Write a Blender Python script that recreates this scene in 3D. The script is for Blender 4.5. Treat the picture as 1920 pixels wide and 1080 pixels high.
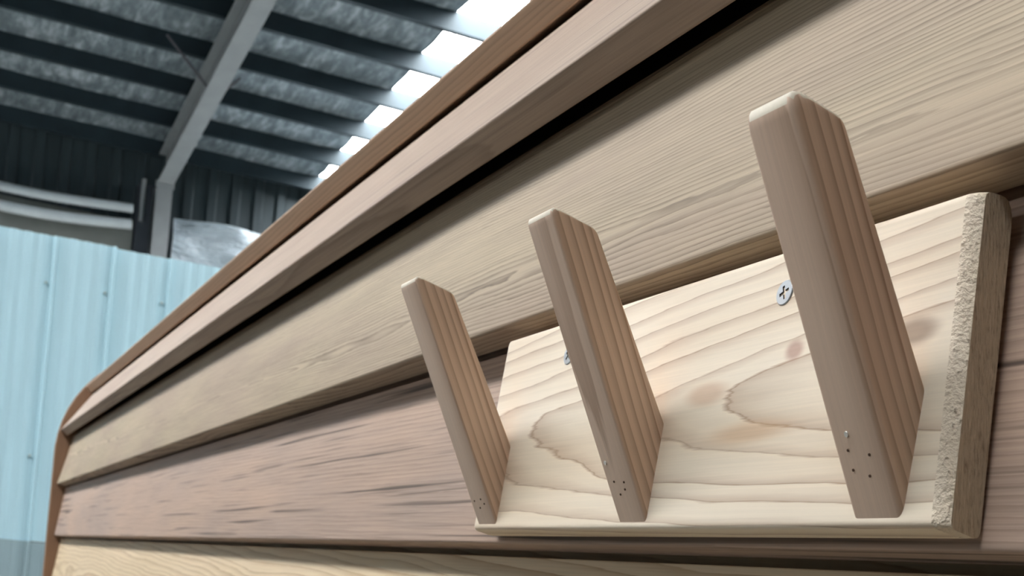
import bpy, bmesh, math, random
from mathutils import Vector, Matrix
random.seed(7)
scene = bpy.context.scene
for o in list(bpy.data.objects): bpy.data.objects.remove(o)
C = scene.collection
EYE = 1.5                                   # camera height over the warehouse floor

# ------------------------------------------------------------------ camera
cam = bpy.data.cameras.new('camera'); co = bpy.data.objects.new('camera', cam); C.objects.link(co)
cam.sensor_fit = 'HORIZONTAL'; cam.sensor_width = 36.0
cam.lens = 36.0 * 2381.0 / 1920.0
cam.shift_y = (1104 - 540) / 1920.0         # the photograph is the upper part of a taller frame
roll = math.atan(.094); yaw = math.radians(25.19)
fwd = Vector((-math.cos(yaw), math.sin(yaw), 0)); hor = Vector((math.sin(yaw), math.cos(yaw), 0)); upw = Vector((0, 0, 1))
right = hor * math.cos(roll) + upw * math.sin(roll)
up = upw * math.cos(roll) - hor * math.sin(roll)
m = Matrix((right, up, -fwd)).transposed().to_4x4(); m.translation = (0, 0, EYE)
co.matrix_world = m
cam.clip_start = .02; cam.clip_end = 200
cam.dof.use_dof = True; cam.dof.focus_distance = .60; cam.dof.aperture_fstop = 24
scene.camera = co

# ------------------------------------------------------------------ world, daylight, exposure
w = bpy.data.worlds.new('world'); scene.world = w; w.use_nodes = True
bg = w.node_tree.nodes['Background']; bg.inputs[0].default_value = (.72, .86, 1, 1); bg.inputs[1].default_value = 1.0
scene.view_settings.view_transform = 'Standard'; scene.view_settings.look = 'None'
scene.view_settings.gamma = 1; scene.view_settings.use_curve_mapping = False
scene.view_settings.exposure = 0.0
SKYLIGHT = 34.0
def area(name, loc, direction, sx, sy, power, col):
    l = bpy.data.lights.new(name, 'AREA'); l.shape = 'RECTANGLE'; l.size = sx; l.size_y = sy; l.energy = power; l.color = col
    o = bpy.data.objects.new(name, l); C.objects.link(o); o.location = loc
    o.rotation_euler = Vector(direction).to_track_quat('-Z', 'Z').to_euler(); return o
# added fill lamp, set in a made-up opening of the unseen long wall
area('added_fill_lamp', (-3.5, -8.95, 4.7), (0, 1, -.15), 9.2, 1.6, 85, (1, .97, .93))

# ------------------------------------------------------------------ helpers
def lin(c):
    c = [v / 255 for v in c]
    return tuple((v / 12.92 if v <= .04045 else ((v + .055) / 1.055) ** 2.4) for v in c) + (1,)
def obj(name, bm, mats, parent=None, smooth=None, recalc=True):
    if recalc: bmesh.ops.recalc_face_normals(bm, faces=bm.faces[:])
    me = bpy.data.meshes.new(name); bm.to_mesh(me); bm.free()
    if smooth is not None:
        me.polygons.foreach_set('use_smooth', [True] * len(me.polygons))
        me.set_sharp_from_angle(angle=math.radians(smooth))
    for mt in (mats if isinstance(mats, (list, tuple)) else [mats]): me.materials.append(mt)
    o = bpy.data.objects.new(name, me); C.objects.link(o)
    if parent: attach(o, parent)
    return o
def attach(o, parent):                      # keeps the part where it was built
    o.parent = parent
    pl = Vector((0, 0, 0)); q = parent
    while q: pl += q.location; q = q.parent
    o.location = o.location - pl
def tag(o, label=None, cat=None, group=None, kind=None):
    for k, v in (('label', label), ('category', cat), ('group', group), ('kind', kind)):
        if v: o[k] = v
    return o
def thing(name, loc, label, cat, group=None):
    o = bpy.data.objects.new(name, None); C.objects.link(o); o.location = loc; o.empty_display_size = .1
    return tag(o, label, cat, group)
def box(bm, x0, x1, y0, y1, z0, z1):
    v = [bm.verts.new((x, y, z)) for x in (x0, x1) for y in (y0, y1) for z in (z0, z1)]
    for f in ((0, 1, 3, 2), (4, 6, 7, 5), (0, 4, 5, 1), (2, 3, 7, 6), (0, 2, 6, 4), (1, 5, 7, 3)): bm.faces.new([v[i] for i in f])
    return v
def loft(bm, loops, cap=True, mat_caps=0):
    rows = [[bm.verts.new(p) for p in lp] for lp in loops]
    n = len(rows[0])
    for a, b in zip(rows, rows[1:]):
        for i in range(n):
            bm.faces.new((a[i], a[(i + 1) % n], b[(i + 1) % n], b[i]))
    if cap:
        f0 = bm.faces.new(rows[0]); f1 = bm.faces.new(rows[-1]); f0.material_index = f1.material_index = mat_caps
    return rows
def tube(bm, pts, r, n=8):
    loops = []
    for i, p in enumerate(pts):
        p = Vector(p); t = (Vector(pts[min(i + 1, len(pts) - 1)]) - Vector(pts[max(i - 1, 0)])).normalized()
        a = t.cross(Vector((0, 0, 1)) if abs(t.z) < .9 else Vector((1, 0, 0))).normalized(); b = t.cross(a)
        loops.append([tuple(p + a * r * math.cos(k * math.tau / n) + b * r * math.sin(k * math.tau / n)) for k in range(n)])
    loft(bm, loops)
def round_poly(pts, radii, seg=4):          # rounds the corners of a closed 2D polygon
    out = []
    n = len(pts)
    for i, p in enumerate(pts):
        p = Vector(p); a = Vector(pts[i - 1]); b = Vector(pts[(i + 1) % n]); r = radii[i] if isinstance(radii, (list, tuple)) else radii
        if r <= 0: out.append(tuple(p)); continue
        da = (a - p); db = (b - p); ra = min(r, da.length * .49); rb = min(r, db.length * .49)
        p0 = p + da.normalized() * ra; p1 = p + db.normalized() * rb
        for k in range(seg + 1):
            t = k / seg; out.append(tuple(p0 * (1 - t) ** 2 + p * 2 * t * (1 - t) + p1 * t * t))
    return out

# ------------------------------------------------------------------ materials
class NT:
    def __init__(s, name):
        s.m = bpy.data.materials.new(name); s.m.use_nodes = True; s.t = s.m.node_tree; s.b = s.t.nodes['Principled BSDF']
        s.out = s.t.nodes['Material Output']
    def n(s, typ, **kw):
        x = s.t.nodes.new(typ)
        for k, v in kw.items(): setattr(x, k, v)
        return x
    def put(s, sock, v):
        if isinstance(v, bpy.types.NodeSocket): s.t.links.new(v, sock)
        else: sock.default_value = v
    def math(s, op, a, b=0.0, c=0.0, clamp=False):
        x = s.n('ShaderNodeMath', operation=op, use_clamp=clamp)
        for i, v in enumerate((a, b, c)): s.put(x.inputs[i], v)
        return x.outputs[0]
    def vm(s, op, a, b):
        x = s.n('ShaderNodeVectorMath', operation=op); s.put(x.inputs[0], a); s.put(x.inputs[1], b)
        return x.outputs['Value'] if op == 'DOT_PRODUCT' else x.outputs[0]
    def noise(s, vec, scale, detail=2, rough=.5, dist=0.0):
        x = s.n('ShaderNodeTexNoise'); s.put(x.inputs['Vector'], vec); x.inputs['Scale'].default_value = scale
        x.inputs['Detail'].default_value = detail; x.inputs['Roughness'].default_value = rough; x.inputs['Distortion'].default_value = dist
        return x.outputs[0]
    def ramp(s, fac, stops, interp='LINEAR'):
        x = s.n('ShaderNodeValToRGB'); s.put(x.inputs[0], fac); r = x.color_ramp; r.interpolation = interp
        while len(r.elements) < len(stops): r.elements.new(.5)
        for e, (p, c) in zip(r.elements, stops):
            e.position = p; e.color = c if isinstance(c, tuple) else (c, c, c, 1)
        return x.outputs[0]
    def mix(s, fac, a, b, mode='MIX'):
        x = s.n('ShaderNodeMix', data_type='RGBA', blend_type=mode); s.put(x.inputs[0], fac); s.put(x.inputs[6], a); s.put(x.inputs[7], b)
        return x.outputs[2]
    def bump(s, h, strength, dist=.001):
        x = s.n('ShaderNodeBump'); s.put(x.inputs['Height'], h); x.inputs['Strength'].default_value = strength; x.inputs['Distance'].default_value = dist
        s.t.links.new(x.outputs[0], s.b.inputs['Normal'])
    def coords(s): return s.n('ShaderNodeTexCoord').outputs['Object']

def wood(name, light, dark, org, L=(1, 0, 0), A=(0, 1, 0), B=(0, 0, 1), d0=.02, k=.02, tilt=0.0, spacing=.005, wob=.006, wobx=3.0,
         line=.75, contrast=1.0, tint=None, tint_amt=.5, streak=None, streak_amt=0.0, fibre=.18, rough=.62, fine=.25, spots=(), bump=.25, patchy=0.0):
    """solid wood: growth rings are cylinders about a pith axis, cut by whatever face the mesh shows"""
    s = NT(name); P = s.vm('SUBTRACT', s.coords(), tuple(org))
    x = s.vm('DOT_PRODUCT', P, L); y = s.vm('DOT_PRODUCT', P, A); z = s.vm('DOT_PRODUCT', P, B)
    def vec(a, b, c):
        q = s.n('ShaderNodeCombineXYZ'); s.put(q.inputs[0], a); s.put(q.inputs[1], b); s.put(q.inputs[2], c); return q.outputs[0]
    sc = lambda v, f: s.math('MULTIPLY', v, f)
    low = vec(sc(x, wobx), sc(y, wobx * 6), sc(z, wobx * 6))
    n1 = s.noise(low, 1.0, 3, .55); n2 = s.noise(s.vm('ADD', low, (7.3, 1.1, 4.2)), 1.0, 2, .5)
    yy = s.math('ADD', s.math('MULTIPLY_ADD', x, k, d0), s.math('MULTIPLY_ADD', n1, wob * 2, -wob)); yy = s.math('ADD', yy, y)
    zz = s.math('ADD', s.math('MULTIPLY', x, tilt), s.math('MULTIPLY_ADD', n2, wob * 2, -wob)); zz = s.math('ADD', zz, z)
    r = s.math('SQRT', s.math('ADD', s.math('MULTIPLY', yy, yy), s.math('MULTIPLY', zz, zz)))
    n3 = s.noise(vec(sc(r, 60.0), 0.0, 0.0), 1.0, 2, .5)                       # good and bad years
    n4 = s.noise(vec(sc(x, 14.0), sc(y, 260.0), sc(z, 260.0)), 1.0, 3, .6)   # ragged edge of each ring
    ph = s.math('ADD', s.math('DIVIDE', r, spacing), s.math('ADD', s.math('MULTIPLY', n3, 1.6), s.math('MULTIPLY', n4, fine)))
    fr = s.math('FRACT', ph)
    ring = s.ramp(fr, [(0, .0), (line * .55, .08), (line, .55), (.93, 1.0), (1.0, .0)])
    yr = s.noise(vec(sc(r, 1 / spacing * .9), 0.0, 3.0), 1.0, 0, .5)
    ring = s.math('MULTIPLY', ring, s.math('MULTIPLY_ADD', yr, 1.0, .3), clamp=True)
    if patchy:
        pt = s.ramp(s.noise(s.vm('ADD', vec(sc(x, 2.6), sc(y, 22.0), sc(z, 22.0)), (3.1, 8.4, 2.2)), 1.0, 3, .6), [(.36, 0.0), (.62, 1.0)])
        ring = s.math('MULTIPLY', ring, s.math('MULTIPLY_ADD', pt, patchy, 1 - patchy))
    fib = s.noise(vec(sc(x, 9.0), sc(y, 700.0), sc(z, 700.0)), 1.0, 2, .6)
    broad = s.noise(vec(sc(x, 2.2), sc(y, 14.0), sc(z, 14.0)), 1.0, 2, .5)
    base = light
    if tint: base = s.mix(s.math('MULTIPLY', s.ramp(broad, [(.35, 0.0), (.65, 1.0)]), tint_amt), light, tint)
    col = s.mix(s.math('MULTIPLY', ring, contrast), base, dark)
    if streak:
        st = s.noise(vec(sc(x, 2.6), sc(y, 200.0), sc(z, 240.0)), 1.0, 2, .5)
        st = s.ramp(st, [(.585, 0.0), (.69, .95)])
        stm = s.ramp(s.noise(vec(sc(x, 1.6), sc(y, 9.0), sc(z, 9.0)), 1.0, 1, .5), [(.34, 0.0), (.5, 1.0)])
        col = s.mix(s.math('MULTIPLY', s.math('MULTIPLY', st, stm), streak_amt), col, streak)
    for (px, pz, rx, rz, c, amt) in spots:       # stains, small knots and other darker patches on the board
        dx = s.math('DIVIDE', s.math('SUBTRACT', x, px), rx); dz = s.math('DIVIDE', s.math('SUBTRACT', z, pz), rz)
        dd = s.math('SQRT', s.math('ADD', s.math('MULTIPLY', dx, dx), s.math('MULTIPLY', dz, dz)))
        dd = s.math('ADD', dd, s.math('MULTIPLY_ADD', n1, 1.6, -.8))
        col = s.mix(s.math('MULTIPLY', s.ramp(dd, [(.25, 1.0), (1.0, 0.0)], 'EASE'), amt), col, c)
    col = s.mix(fibre, col, s.ramp(fib, [(.3, .55), (.7, 1.25)]), 'MULTIPLY')
    s.put(s.b.inputs['Base Color'], col); s.b.inputs['Roughness'].default_value = rough
    s.b.inputs['Specular IOR Level'].default_value = .35
    s.bump(s.math('MULTIPLY_ADD', fib, .5, s.math('MULTIPLY', ring, .4)), bump, .0006)
    return s.m

def plain(name, col, rough=.5, metal=0.0, var=.12, scale=6.0, bump=0.0, bscale=30.0, stretch=(1, 1, 1), spec=.4):
    s = NT(name); P = s.vm('MULTIPLY', s.coords(), stretch)
    n = s.noise(P, scale, 4, .6)
    s.put(s.b.inputs['Base Color'], s.mix(1.0, col, s.ramp(n, [(.25, 1 - var), (.75, 1 + var)]), 'MULTIPLY'))
    s.b.inputs['Roughness'].default_value = rough; s.b.inputs['Metallic'].default_value = metal; s.b.inputs['Specular IOR Level'].default_value = spec
    if bump: s.bump(s.noise(P, bscale, 4, .6), bump, .01 if bscale > 10 else .25)
    return s.m

# ------------------------------------------------------------------ the warehouse
XB = -13.0                                   # line of the steel columns along the back wall
ZE = 3.667 + EYE                             # underside of the rafter at the column
SL = .095                                    # roof slope
XR = -1.0                                    # ridge
YL, YH, XF = -9.0, 12.0, 11.0
def roofz(x, off=0.0):                       # underside of the rafters, both slopes
    return ZE + SL * ((x - XB) if x <= XR else (2 * XR - XB - x)) + off
M_floor = plain('low_bounce_concrete', lin((88, 88, 84)), .55, 0, .15, 2.0)  # unseen floor, coloured dark to cut light bounced onto the cabin
M_dark = plain('dark_sheet', lin((66, 76, 80)), .5, .2, .2, 1.5, stretch=(1, 4, .3))
M_purlin = plain('purlin_steel', lin((44, 56, 62)), .5, .3, .2, 3)
M_steel = plain('grey_paint_steel', lin((150, 154, 156)), .5, .1, .1, 4)
M_steeld = plain('dull_paint_steel', lin((92, 90, 96)), .55, .1, .1, 4)
def foil():
    s = NT('insulation_foil'); P = s.vm('MULTIPLY', s.coords(), (1, 1.6, 1))
    n = s.noise(s.vm('MULTIPLY', P, (1.1, 2.6, 1)), 3.2, 5, .7, .2); n2 = s.noise(P, 14, 3, .6, 1.0)
    s.put(s.b.inputs['Base Color'], s.ramp(n, [(.34, lin((98, 110, 116))), (.5, lin((132, 144, 150))), (.70, lin((204, 214, 220)))]))  # crinkle highlights painted into the foil colour as paler streaks
    s.b.inputs['Metallic'].default_value = .3; s.b.inputs['Roughness'].default_value = .42
    s.bump(s.math('ADD', n, s.math('MULTIPLY', n2, .4)), .7, .05)
    return s.m
M_foil = foil()
def emit(name, col, strength):
    s = NT(name); e = s.n('ShaderNodeEmission'); e.inputs[0].default_value = col; e.inputs[1].default_value = strength
    s.t.links.new(e.outputs[0], s.out.inputs[0]); return s.m
M_sky = emit('daylit_skylight', (.97, .985, 1, 1), SKYLIGHT)

bm = bmesh.new(); box(bm, -7.05, XF, YL, YH, -.1, 0); nf = len(bm.faces); box(bm, XB - .35, -7.05, YL, YH, -.1, 0)
bm.faces.ensure_lookup_table()
for f in bm.faces[nf:]: f.material_index = 1
M_floor2 = plain('light_bounce_concrete', lin((190, 190, 186)), .6, 0, .12, 2.0)  # unseen floor part, coloured pale to bounce light onto the roof
tag(obj('floor', bm, [M_floor, M_floor2]), 'grey concrete floor of the warehouse', kind='structure')
def corrugated(axis, pos, a0, a1, z0, z1, pitch=.24, depth=.035):
    bm = bmesh.new(); prof = []; a = a0
    while a < a1:
        for da, d in ((0, 0), (.10, 0), (.125, depth), (.20, depth), (.225, 0)):
            prof.append((min(a + da * pitch / .24, a1), d))
        a += pitch
    prof.append((a1, 0))
    rows = []
    for (u, d) in prof:
        pts = [(pos + d, u, z) if axis == 'x' else (u, pos + d, z) for z in (z0, z1)]
        rows.append([bm.verts.new(p) for p in pts])
    for r0, r1 in zip(rows, rows[1:]): bm.faces.new((r0[0], r1[0], r1[1], r0[1]))
    return bm
ceil_edge = roofz(XB) + .6
tag(obj('wall_back', corrugated('x', XB - .34, YL, YH, 0, ceil_edge), M_dark), 'dark corrugated steel back wall of the warehouse', kind='structure')
tag(obj('wall_right', corrugated('y', YH, XB - .35, XF, 0, roofz(XR) + .6), M_dark), 'dark corrugated side wall behind the cabin', kind='structure')
tag(obj('wall_front', corrugated('x', XF, YL, YH, 0, ceil_edge), M_dark), 'dark corrugated far end wall of the warehouse', kind='structure')
bm = corrugated('y', YL, XB - .35, -8.2, 0, roofz(XR) + .6)
for a, b, c, d in ((1.2, XF, 0, roofz(XR) + .6), (-8.2, 1.2, 0, 3.85), (-8.2, 1.2, 5.55, roofz(XR) + .6)):  # gap between the pieces is an added opening for the fill lamp
    b2 = corrugated('y', YL, a, b, c, d); me = bpy.data.meshes.new('tmp'); b2.to_mesh(me); b2.free(); bm.from_mesh(me); bpy.data.meshes.remove(me)
tag(obj('wall_left', bm, M_dark), 'dark corrugated long wall with an added opening for fill light', kind='structure')

# roof: foil sheet sagging between purlins, rows of daylit skylights, purlins
PITCH = .74; px = [XB - .14 + PITCH * i for i in range(17)]
px = [x for x in px if x < XR - .2]; allx = px + [2 * XR - x for x in reversed(px)]
SKY = [(-3.35, -2.45), (3.48, 4.38), (9.5, 10.4)]
edges_y = [YL] + [v for p in SKY for v in p] + [YH]
skx = [x for x in allx if x < 1.6]; XS = skx[-1]
bm = bmesh.new()
knots = [XB - .35] + allx + [XF]
for i in range(0, len(edges_y), 2):
    ya, yb = edges_y[i], edges_y[i + 1]; ny = max(2, int((yb - ya) / .5))
    rows = []
    for xa, xb in zip(knots, knots[1:]):
        for t in (0, .2, .4, .6, .8):
            x = xa + (xb - xa) * t
            rows.append((x, .47 - .035 * math.sin(math.pi * t)))
    rows.append((XF, .47))
    vs = [[bm.verts.new((x, ya + (yb - ya) * j / ny, roofz(x, o) + random.uniform(-.008, .008))) for j in range(ny + 1)] for x, o in rows]
    for r0, r1 in zip(vs, vs[1:]):
        for j in range(ny): bm.faces.new((r0[j], r0[j + 1], r1[j + 1], r1[j]))
for (ya, yb) in SKY:                          # closed sheet past the last skylight
    vs = [[bm.verts.new((x, y, roofz(x, .475))) for y in (ya, yb)] for x in [XS] + [x for x in knots if x > XS + .01]]
    for r0, r1 in zip(vs, vs[1:]): bm.faces.new((r0[0], r0[1], r1[1], r1[0]))
    vs = [[bm.verts.new((x, y, roofz(x, .475))) for y in (ya, yb)] for x in (XB - .35, px[0])]
    bm.faces.new((vs[0][0], vs[0][1], vs[1][1], vs[1][0]))
ceiling = tag(obj('ceiling', bm, M_foil, smooth=60), 'silver foil lined warehouse roof over dark purlins', kind='structure')
bm = bmesh.new(); box(bm, -.03, .03, YL, YH, -.08, .08); pm = None
for x in allx:
    if pm is None: o = obj('purlin', bm, M_purlin); pm = o
    else: o = pm.copy(); C.objects.link(o)
    o.location = (x, 0, roofz(x, .40)); o.parent = ceiling
bm = bmesh.new(); box(bm, -.5, .5, -.45, .45, -.01, .01); sm = None
for (ya, yb) in SKY:
    for xa, xb in zip(skx, skx[1:]):            # skylights end a little past the ridge
        if sm is None: o = obj('skylight', bm, M_sky); sm = o
        else: o = sm.copy(); C.objects.link(o)
        xm = (xa + xb) / 2; L = xb - xa
        o.location = (xm, (ya + yb) / 2, roofz(xm, .485)); o.scale = (L, 1, 1); o.rotation_euler = (0, -math.atan(SL) * (1 if xm < XR - .4 else -1 if xm > XR + .4 else 0), 0)
        o.parent = ceiling

# steel frame by the back wall: column, sloping rafter, knee brace bars
frame = thing('steel_portal_frame', (XB, 1.92, 0), 'light grey steel column and sloping roof rafter against the dark back wall', 'steel frame')
def hsection(bm, p0, p1, wdt, depth, upv, tf=.014, tw=.01):
    p0, p1 = Vector(p0), Vector(p1); t = (p1 - p0).normalized(); u = Vector(upv); u = (u - t * u.dot(t)).normalized(); s_ = t.cross(u)
    def slab(a0, a1, b0, b1):
        loft(bm, [[tuple(p + s_ * a + u * b) for a, b in ((a0, b0), (a1, b0), (a1, b1), (a0, b1))] for p in (p0, p1)])
    slab(-wdt / 2, wdt / 2, 0, tf); slab(-wdt / 2, wdt / 2, depth - tf, depth); slab(-tw / 2, tw / 2, tf, depth - tf)
bm = bmesh.new(); hsection(bm, (XB, 1.92, 0), (XB, 1.92, ZE + .02), .155, .3, (-1, 0, 0)); obj('column', bm, M_steel, frame)
bm = bmesh.new(); hsection(bm, (XB - .02, 1.92, ZE), (XR, 1.92, roofz(XR)), .155, .31, (0, 0, 1)); obj('rafter', bm, M_steel, frame)
bm = bmesh.new(); box(bm, XB - .02, XB + .012, 1.83, 2.01, ZE - .03, ZE + .03); obj('end_plate', bm, M_steel, frame)
for sgn, dy, dz in ((-1, .36, .36), (1, .12, .16)):
    bm = bmesh.new(); tube(bm, [(-10.75, 1.92 + sgn * .07, roofz(-10.75) + .02), (-10.75, 1.92 + sgn * (.07 + dy), roofz(-10.75) + dz)], .011, 6); obj('fly_brace', bm, M_steeld, frame)
post = thing('wall_post', (XB - .15, 1.75, 0), 'dark grey steel post just left of the light column', 'post')
bm = bmesh.new(); box(bm, XB - .30, XB - .2, 1.70, 1.84, 0, 3.68 + EYE); obj('post_shaft', bm, plain('post_paint', lin((72, 76, 84)), .6), post)
bm = bmesh.new(); tube(bm, [(XB - .16, 1.74, 3.3 + EYE), (XB - .16, 1.74, 3.72 + EYE)], .022, 8); obj('pipe', bm, M_steel, post)

# plastic sheeting and rolled tarpaulins on the back wall
def sheet(name, x, y0, y1, zb, zt, mat, amp, seed, sag=0.0, ny=60, nz=26, parent=None):
    rnd = random.Random(seed); bm = bmesh.new(); ph = [rnd.uniform(0, 6.28) for _ in range(8)]
    rows = []
    for j in range(nz + 1):
        v = j / nz; row = []
        for i in range(ny + 1):
            u = i / ny; y = y0 + (y1 - y0) * u; z = zb + (zt - zb) * v - sag * math.sin(math.pi * u) * v
            d = amp * (math.sin(9 * u + 5 * v + ph[0]) * .5 + math.sin(21 * (u + .35 * v * v) + ph[1]) * .35 + math.sin(34 * (v + .4 * u) + ph[2]) * .3 * (1 - v * .3))
            row.append(bm.verts.new((x + d, y, z)))
        rows.append(row)
    for r0, r1 in zip(rows, rows[1:]):
        for i in range(ny): bm.faces.new((r0[i], r0[i + 1], r1[i + 1], r1[i]))
    return obj(name, bm, mat, parent, smooth=80)
M_plastic = plain('pale_plastic_film', lin((196, 210, 220)), .3, .0, .22, 2.2, bump=1.0, bscale=2.6, stretch=(1, .8, 3.2), spec=.7)
M_tarp = plain('grey_tarp', lin((120, 122, 118)), .6, 0, .15, 3)
M_roll = plain('white_tarp_roll', lin((200, 208, 212)), .35, 0, .1, 5, spec=.6)
o = sheet('plastic_sheet', XB - .12, 2.06, 5.2, 3.0, 3.40 + EYE, M_plastic, .11, 3, ny=110, nz=50)
tag(o, 'crumpled pale plastic film hanging right of the steel column', 'plastic sheet')
o = sheet('grey_tarpaulin', XB - .22, -1.5, 1.68, 1.0, 3.30 + EYE, M_tarp, .02, 5)
tag(o, 'dull grey tarpaulin hanging on the back wall above the pale blue partition', 'tarpaulin')
for zz, sag, r, lab in ((3.40, .05, .045, 'upper of two white rolled tarpaulin tubes along the back wall'), (3.24, .07, .05, 'lower of two white rolled tarpaulin tubes along the back wall')):
    bm = bmesh.new(); n = 20
    tube(bm, [(XB - .12, -1.5 + 3.15 * i / n, zz + EYE - sag * math.sin(math.pi * min(1, max(0, (i / n - .35) / .65)))) for i in range(n + 1)], r, 10)
    tag(obj('rolled_tarpaulin', bm, M_roll, smooth=60), lab, 'tarpaulin roll', 'rolled tarpaulins')

# pale blue sheet partition
XP = -7.0; PW = .2925
part = thing('sheet_partition', (XP, 1.0, 0), 'pale blue ribbed metal sheet partition standing beyond the cabin end', 'partition')
def blue(name, c):
    s = NT(name); P = s.coords(); n = s.noise(s.vm('MULTIPLY', P, (1, 7, .5)), 2.0, 3, .6)
    s.put(s.b.inputs['Base Color'], s.mix(1.0, c, s.ramp(n, [(.3, .93), (.7, 1.05)]), 'MULTIPLY'))
    s.b.inputs['Roughness'].default_value = .38; return s.m
M_blue = blue('pale_blue_sheet', lin((184, 219, 230))); M_grey = blue('grey_blue_sheet', lin((150, 172, 178)))
def sheet_mesh(z0, z1):
    bm = bmesh.new()
    prof = [(0, 0), (.055, 0), (.068, .008), (.085, .008), (.098, 0), (.125, 0), (.138, .008), (.155, .008), (.168, 0), (.198, 0), (.211, .008), (.228, .008), (.241, 0), (.268, 0), (.276, .02), (.286, .02), (PW - .001, .002)]
    loft(bm, [[(XP + d, y, z) for y, d in prof] + [(XP + d - .0012, y, z) for y, d in reversed(prof)] for z in (z0, z1)])
    return bm
up0 = obj('upper_sheet', sheet_mesh(1.512, 0 + EYE + 1.592), M_blue, None); lo0 = obj('lower_sheet', sheet_mesh(0, 1.508), M_grey, None)
bm = bmesh.new(); bmesh.ops.create_uvsphere(bm, u_segments=8, v_segments=5, radius=.008); sc0 = obj('sheet_screw', bm, plain('screw_zinc', lin((175, 190, 188)), .4, .4), None, smooth=60)
first = True
for i in range(-9, 14):
    y0 = .517 - .28 + i * PW
    for src, nm in ((up0, 'u'), (lo0, 'l')):
        o = src if first else src.copy()
        if not first: C.objects.link(o)
        o.location = (random.uniform(-.002, .002), y0, random.uniform(-.006, .004) if nm == 'u' else 0); attach(o, part)
    for zz in (1.345, .45):
        o = sc0 if first and zz > 1 else sc0.copy()
        if o is not sc0: C.objects.link(o)
        o.parent = None; o.location = (XP + .008, y0 + .25, EYE + zz); attach(o, part)
    first = False
bm = bmesh.new()
for z in (.1, 1.45, 2.9): box(bm, XP - .075, XP - .015, -2.4, 4.3, z, z + .06)
obj('rear_rail', bm, M_steeld, part)

# ------------------------------------------------------------------ the timber cabin
XE, XEND = -3.9, 1.3
cabin = thing('wooden_cabin', (-1.3, .9, 0), 'timber cabin clad in overlapping planks with a rounded roof edge', 'cabin')
TH = .024
tan, pink, pale = lin((196, 180, 156)), lin((184, 158, 142)), lin((226, 214, 184))
brown = lin((120, 96, 76))
E3 = lambda y, z: (y, z + EYE)
def plank(bot, top, mat, name='siding_plank', th=TH, r=.0026, tongue=.018, x0=XE, x1=XEND):
    b, t = Vector(bot), Vector(top); d = (t - b).normalized(); n = Vector((d.y, -d.x))      # n points into the wall
    pts = [b, b + n * th, t + n * th + d * tongue, t + n * .012 + d * tongue, t + n * .012, t]
    pts = round_poly([tuple(p) for p in pts], [r, .002, 0, 0, 0, .0015], 4)
    bm = bmesh.new()
    loft(bm, [[(x, y, z + EYE) for y, z in pts] for x in (x0, x1)])
    return obj(name, bm, mat, cabin, smooth=35)
o0 = lambda x, y, z: (x, y, z + EYE)
W = {}
W['p2'] = wood('plank_fine_grain', lin((186, 168, 141)), lin((102, 85, 68)), o0(-.6, .36, .215), d0=.012, k=.012, tilt=.012, spacing=.0027, wob=.011, wobx=1.7, contrast=1.0, tint=lin((174, 153, 133)), tint_amt=.8, fine=.9, fibre=.3, patchy=.6)
W['p3'] = wood('plank_pinkish', lin((194, 166, 146)), lin((126, 101, 86)), o0(-.5, .37, -.03), d0=.02, k=.006, tilt=.01, spacing=.0042, wob=.007, wobx=1.3, contrast=.55, tint=lin((174, 153, 140)), tint_amt=.8, streak=lin((80, 67, 60)), streak_amt=.9, fine=.8, fibre=.3, patchy=.6)
W['p4'] = wood('plank_pale', lin((222, 200, 168)), lin((164, 130, 94)), o0(-2.6, .37, -.10), d0=.006, k=.045, tilt=.03, spacing=.0085, wob=.018, wobx=2.0, contrast=.8, tint=lin((208, 188, 152)), fine=.4)
W['p1'] = wood('plank_greyed', lin((182, 162, 144)), lin((120, 98, 84)), o0(-.6, .36, .25), d0=.05, k=.01, spacing=.0035, wob=.006, wobx=1.5, contrast=.5, tint=lin((168, 142, 124)), streak=lin((108, 90, 84)), streak_amt=.5, fibre=.3)
W['p0'] = wood('plank_reddish', lin((208, 178, 150)), lin((150, 118, 94)), o0(-.6, .36, .5), d0=.03, k=.01, spacing=.005, wob=.005, contrast=.5)
plank((.4065, .4715), (.510, .553), W['p0'])
plank((.348, .3355), (.426, .449), W['p1'])
plank((.352, .1795), (.386, .3245), W['p2'])
plank((.3575, .030), (.3767, .171), W['p3'])
plank((.3575, -.118), (.377, .0225), W['p4'])
for i in range(9):
    zb = -.118 - .148 * (i + 1); plank((.3575, zb), (.377, zb + .1405), W[('p3', 'p2', 'p4')[i % 3]])
plank((.496, .562), (.66, .592), W['p2'])
# solid core, flat roof deck and the rounded end trim
def corner(R, n=14, yc=.68, zc=.25, grow=0.0):
    return [(yc - (R + grow * math.sin(a)) * math.cos(a), zc + (R + grow * math.sin(a)) * math.sin(a)) for a in [math.pi / 2 * i / n for i in range(n + 1)]]
M_core = plain('dark_core', lin((60, 48, 40)), .8)
prof = [(.68 - .262, -1.5)] + corner(.262) + [(2.3, .512), (2.3, -1.5)]
bm = bmesh.new(); loft(bm, [[(x, y, z + EYE) for y, z in prof] for x in (XE + .01, XEND - .01)]); obj('inner_shell', bm, M_core, cabin)
bm = bmesh.new(); box(bm, XE, XEND, .66, 2.3, .56 + EYE, .585 + EYE); obj('roof_deck', bm, W['p1'], cabin)
outer = [(.338, -1.5)] + corner(.342, grow=.019) + [(2.32, .611)]
inner = [(.338 + .1, -1.5)] + corner(.242) + [(2.32, .492)]
M_trim = wood('trim_brown', lin((150, 116, 90)), lin((104, 76, 58)), o0(XE, .3, 0), L=(0, 0, 1), B=(1, 0, 0), spacing=.006, contrast=.5)
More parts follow.
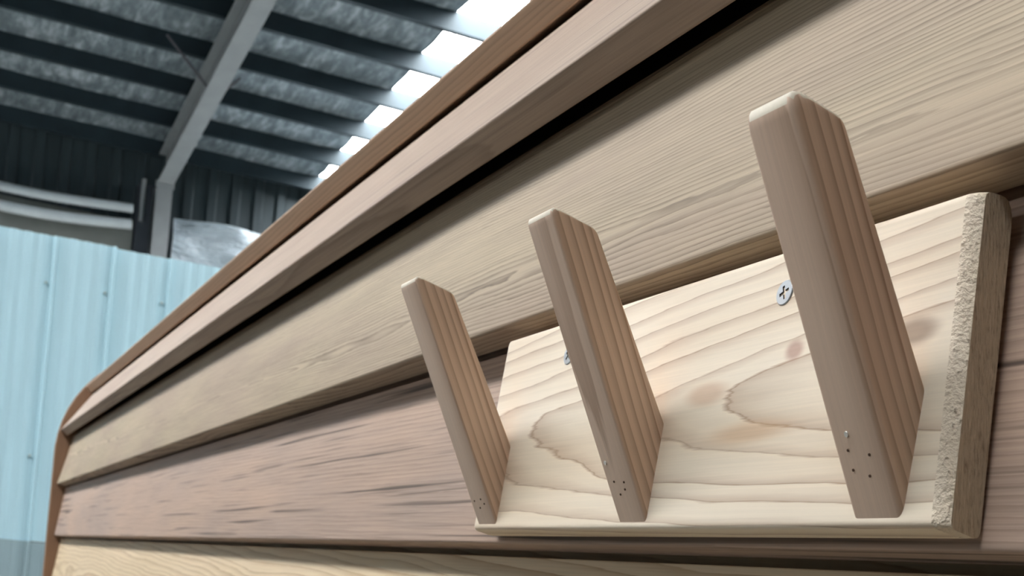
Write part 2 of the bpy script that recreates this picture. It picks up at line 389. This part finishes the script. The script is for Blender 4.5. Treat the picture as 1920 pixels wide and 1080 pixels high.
for xa, xb in ((XE - .028, XE), (XEND, XEND + .028)):
    bm = bmesh.new(); va, vb = [], []
    for (p, q) in zip(outer, inner):
        va.append([bm.verts.new((x, y, z + EYE)) for x in (xa, xb) for (y, z) in (p, q)])
    for a, b in zip(va, va[1:]):
        for i, j in ((0, 1), (1, 3), (3, 2), (2, 0)): bm.faces.new((a[i], a[j], b[j], b[i]))
    bm.faces.new([va[0][i] for i in (0, 1, 3, 2)]); bm.faces.new([va[-1][i] for i in (0, 1, 3, 2)])
    bmesh.ops.recalc_face_normals(bm, faces=bm.faces[:])
    es = [e for e in bm.edges if all(abs((v.co.y - .338)) < 1e-4 or math.hypot(v.co.y - .68, v.co.z - EYE - .25) > .33 and v.co.z > EYE + .2 for v in e.verts) and len({round(v.co.x, 4) for v in e.verts}) == 1]
    bmesh.ops.bevel(bm, geom=es, offset=.005, segments=2, affect='EDGES', profile=.5)
    obj('end_trim', bm, M_trim, cabin, smooth=35)

# ------------------------------------------------------------------ the coat rack
RY, RZ, RT = .338, .036, .1                  # front face: y = RY + RT*(z - RZ)
rack = thing('coat_rack', (-.575, .345, EYE + .036), 'pale pine coat rack board with three sloping wooden pegs on the cabin wall', 'coat rack')
def face_y(z): return RY + RT * (z - RZ)
TB = .0185
x_l, x_r = -.7925, -.3545
M_rack = wood('rack_pine', lin((246, 234, 214)), lin((160, 122, 90)), o0(-.60, .345, .098), d0=.0477, k=-.07, tilt=-.02, spacing=.0078, wob=.0085, wobx=3.0, line=.90, contrast=.9,
              tint=lin((234, 214, 186)), tint_amt=.75, fine=.3, fibre=.1, rough=.5, bump=.12,
              spots=((.070, .006, .022, .008, lin((196, 146, 106)), .45), (.11, -.016, .05, .008, lin((200, 158, 116)), .55), (.136, .020, .008, .006, lin((168, 112, 96)), .6), (.212, .017, .016, .007, lin((140, 116, 98)), .7)))  # last spot darkens the board just above the third peg's root
def endgrain():
    s = NT('rack_sawn_end'); P = s.coords()
    n = s.noise(s.vm('MULTIPLY', P, (900, 900, 120)), 1.0, 4, .65); n2 = s.noise(s.vm('MULTIPLY', P, (200, 300, 200)), 1.0, 3, .6)
    s.put(s.b.inputs['Base Color'], s.mix(s.ramp(n2, [(.35, 0.0), (.65, 1.0)]), s.ramp(n, [(.3, lin((146, 126, 102))), (.7, lin((222, 202, 174)))]), lin((200, 180, 152))))
    s.b.inputs['Roughness'].default_value = .9; s.bump(n, .8, .002); return s.m
M_end = endgrain()
def rack_edge():                             # splintered saw edge: chips along the arris
    s = NT('rack_chipped_edge'); P = s.coords(); n = s.noise(P, 420, 3, .6); n2 = s.noise(P, 60, 2, .5)
    s.put(s.b.inputs['Base Color'], s.mix(s.ramp(n, [(.64, 0.0), (.72, .8)]), s.mix(n2, lin((236, 222, 202)), lin((214, 196, 170))), lin((120, 100, 76))))
    s.b.inputs['Roughness'].default_value = .8; s.bump(n, .8, .002); return s.m
M_chip = rack_edge()
zb, zt = .0340, .1675
def rack_profile(inset):
    f = inset
    a = (face_y(zb) + f, zb + .0032); b = (face_y(zb) + TB, zb); c = (face_y(zt) + TB, zt); d = (face_y(zt) + f, zt)
    return round_poly([a, b, c, d], [.003, .004, .011, .003], 5)
bm = bmesh.new()
st = [(x_l, .004, 0), (x_l + .003, .001, 0), (x_l + .006, 0, 0), (x_r - .006, 0, 0), (x_r - .003, .0012, 0), (x_r, .004, 0)]
rows = []
for (x, ins, _) in st:
    lp = []
    for (y, z) in rack_profile(ins):
        sh = -.012 * (z - zb) / (zt - zb) if x > -.5 else 0       # the right end is sawn a little out of square
        lp.append((x + sh, y, z + EYE))
    rows.append([bm.verts.new(p) for p in lp])
n = len(rows[0])
for k_, (a, b) in enumerate(zip(rows, rows[1:])):
    for i in range(n):
        f = bm.faces.new((a[i], a[(i + 1) % n], b[(i + 1) % n], b[i])); f.material_index = 2 if k_ >= 3 else 0
f = bm.faces.new(rows[0]); f.material_index = 1
f = bm.faces.new(rows[-1]); f.material_index = 1
obj('back_board', bm, [M_rack, M_end, M_chip], rack, smooth=40)

# pegs: side profile in (y, z), extruded along x
PEG = [(.3385, .039), (.3440, .0915), (.2938, .1840), (.2655, .1910)]
ax = Vector((0, PEG[3][0] - PEG[0][0], PEG[3][1] - PEG[0][1])).normalized(); nrm = Vector((0, ax.z, -ax.y))
M_tip = plain('peg_lit_end_grain', lin((236, 226, 206)), .55, 0, .06, 300)  # tip colour made paler to carry the light from above
M_hole = plain('nail_hole_dark', lin((84, 62, 48)), .9); M_glue = plain('glue_white', lin((225, 222, 214)), .4)
PEGS = [(-.7812, -.7527, .0015, (('holes', [(.24, .112), (.62, .118), (.74, .098), (.44, .082)]), ('glue', []))),
        (-.5928, -.5650, .0016, (('holes', [(.30, .150), (.66, .146), (.62, .122), (.40, .106)]), ('glue', [(.20, .215)]))),
        (-.4050, -.3765, .0028, (('holes', [(.30, .185), (.70, .17), (.30, .135), (.60, .118)]), ('glue', [(.36, .225)])))]
for i, (xa, xb, bev, marks) in enumerate(PEGS):
    mat = wood('peg_wood_%s' % 'abc'[i], lin((232, 204, 180)), lin((146, 104, 72)), (xa + .010, PEG[0][0], PEG[0][1] + EYE), L=tuple(ax), A=tuple(nrm), B=(1, 0, 0), d0=.06, k=.012 * (1, -1, 1.6)[i],
               tilt=.02, spacing=.0050, wob=.003, wobx=4, line=.7, contrast=.8, patchy=.45, tint=lin((208, 180, 156)), tint_amt=.6, fine=.25, fibre=.12, rough=.5, bump=.15)
    bm = bmesh.new()
    base_pts = [Vector(p) for p in PEG]
    def offset_profile(d):                   # the side outline moved in by d (not at the root, which meets the board)
        lines = []
        for a, b in zip(base_pts, base_pts[1:] + base_pts[:1]):
            t = (b - a).normalized(); lines.append((a + Vector((t.y, -t.x)) * (0 if a is base_pts[0] else -d), t))
        out = []
        for (p, t), (q, u) in zip([lines[-1]] + lines[:-1], lines):
            k_ = (q - p).cross(u) / t.cross(u) if hasattr((q - p), 'cross') else 0
            out.append(p + t * k_)
        return out
    ctr = sum((Vector(p) for p in PEG), Vector((0, 0))) / 4
    def prof_at(d):
        o_ = offset_profile(d)
        if d > 0 and (o_[3] - ctr).length > (base_pts[3] - ctr).length: o_ = offset_profile(-d)
        o_[0] = o_[0] + Vector((.0006, 0)); o_[1] = o_[1] + Vector((.0006, 0))
        return round_poly([tuple(p) for p in o_], [.0012, 0, .004, top_r], 6)
    top_r = (.0075, .008, .012)[i]
    # side arris: from the flat side (x inset 0, profile inset bev) to the full outline (x inset bev, profile inset 0)
    stn = [(bev * (1 - math.cos(math.pi / 2 * q / 4)), bev * (1 - math.sin(math.pi / 2 * q / 4))) for q in range(5)]
    loops = [[(xa + dx, y, z + EYE) for y, z in prof_at(dp)] for dx, dp in stn] + [[(xb - dx, y, z + EYE) for y, z in prof_at(dp)] for dx, dp in reversed(stn)]
    loft(bm, loops)
    bmesh.ops.recalc_face_normals(bm, faces=bm.faces[:])
    for f in bm.faces:                       # sanded end grain of the tip, with overhead light painted in
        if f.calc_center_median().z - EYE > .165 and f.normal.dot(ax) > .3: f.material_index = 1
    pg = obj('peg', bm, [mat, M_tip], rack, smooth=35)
    P0 = Vector((0, PEG[0][0], PEG[0][1] + EYE)); Lg = .163
    for kind, lst in marks:
        for (u, v) in lst:
            c = P0 + ax * (Lg * v) - nrm * .00005; c.x = xa + (xb - xa) * u
            bm = bmesh.new(); r = .0005 if kind == 'holes' else .0010
            ring = [bm.verts.new(c + Vector((1, 0, 0)) * r * math.cos(a) + ax * r * 1.2 * math.sin(a) - nrm * (0 if kind == 'holes' else .0002)) for a in [math.tau * q / 10 for q in range(10)]]
            low = [bm.verts.new(Vector(vv.co) + nrm * .0006) for vv in ring]
            bm.faces.new(ring)
            for q in range(10): bm.faces.new((ring[q], ring[(q + 1) % 10], low[(q + 1) % 10], low[q]))
            obj('nail_hole' if kind == 'holes' else 'glue_spot', bm, M_hole if kind == 'holes' else M_glue, pg)

# countersunk cross-head screws through the board
M_zinc = plain('bright_zinc', lin((215, 220, 224)), .28, .85, .05, 40)
M_rec = plain('screw_recess', lin((70, 72, 74)), .5, .7)
bn = Vector((0, -1, RT)).normalized(); bu = Vector((0, RT, 1)).normalized(); bx_ = Vector((1, 0, 0))
def screw(x, z, rot):
    c = Vector((x, face_y(z), z + EYE)); R = .0060
    bm = bmesh.new()
    def P(a, b, h): 
        ca, sa = math.cos(rot), math.sin(rot); return c + bx_ * (a * ca - b * sa) + bu * (a * sa + b * ca) + bn * h
    N = 28
    top = [bm.verts.new(P(R * .93 * math.cos(t), R * .93 * math.sin(t), .0007)) for t in [math.tau * q / N for q in range(N)]]
    rim = [bm.verts.new(P(R * math.cos(t), R * math.sin(t), .0003)) for t in [math.tau * q / N for q in range(N)]]
    bot = [bm.verts.new(P(R * .9 * math.cos(t), R * .9 * math.sin(t), -.0012)) for t in [math.tau * q / N for q in range(N)]]
    for a, b in ((top, rim), (rim, bot)):
        for q in range(N): bm.faces.new((a[q], a[(q + 1) % N], b[(q + 1) % N], b[q]))
    h, l = .0008, .0034
    plus = [(h, h), (h, l), (-h, l), (-h, h), (-l, h), (-l, -h), (-h, -h), (-h, -l), (h, -l), (h, -h), (l, -h), (l, h)]
    inn = [bm.verts.new(P(a, b, .0007)) for a, b in plus]
    ee = [bm.edges.new((inn[q], inn[(q + 1) % 12])) for q in range(12)]
    te = [bm.edges.get((top[q], top[(q + 1) % N])) for q in range(N)]
    bmesh.ops.triangle_fill(bm, edges=ee + te, use_beauty=True)
    # drop any triangle filled inside the cross itself
    for f in [f for f in bm.faces if all(v in inn for v in f.verts)]:
        g = f.calc_center_median() - c; a = abs(g.dot(bx_ * math.cos(rot) + bu * math.sin(rot))); b = abs(g.dot(-bx_ * math.sin(rot) + bu * math.cos(rot)))
        if a < h * .99 or b < h * .99: bm.faces.remove(f)
    so = obj('screw', bm, M_zinc, rack, smooth=30)
    bm = bmesh.new()
    lo = [bm.verts.new(P(a * .7, b * .7, -.0006)) for a, b in plus]; hi = [bm.verts.new(P(a, b, .00068)) for a, b in plus]
    for q in range(12): bm.faces.new((hi[q], hi[(q + 1) % 12], lo[(q + 1) % 12], lo[q]))
    bm.faces.new(lo); obj('cross_recess', bm, M_rec, so)
screw(-.4790, .1468, .35); screw(-.6915, .1450, .9)
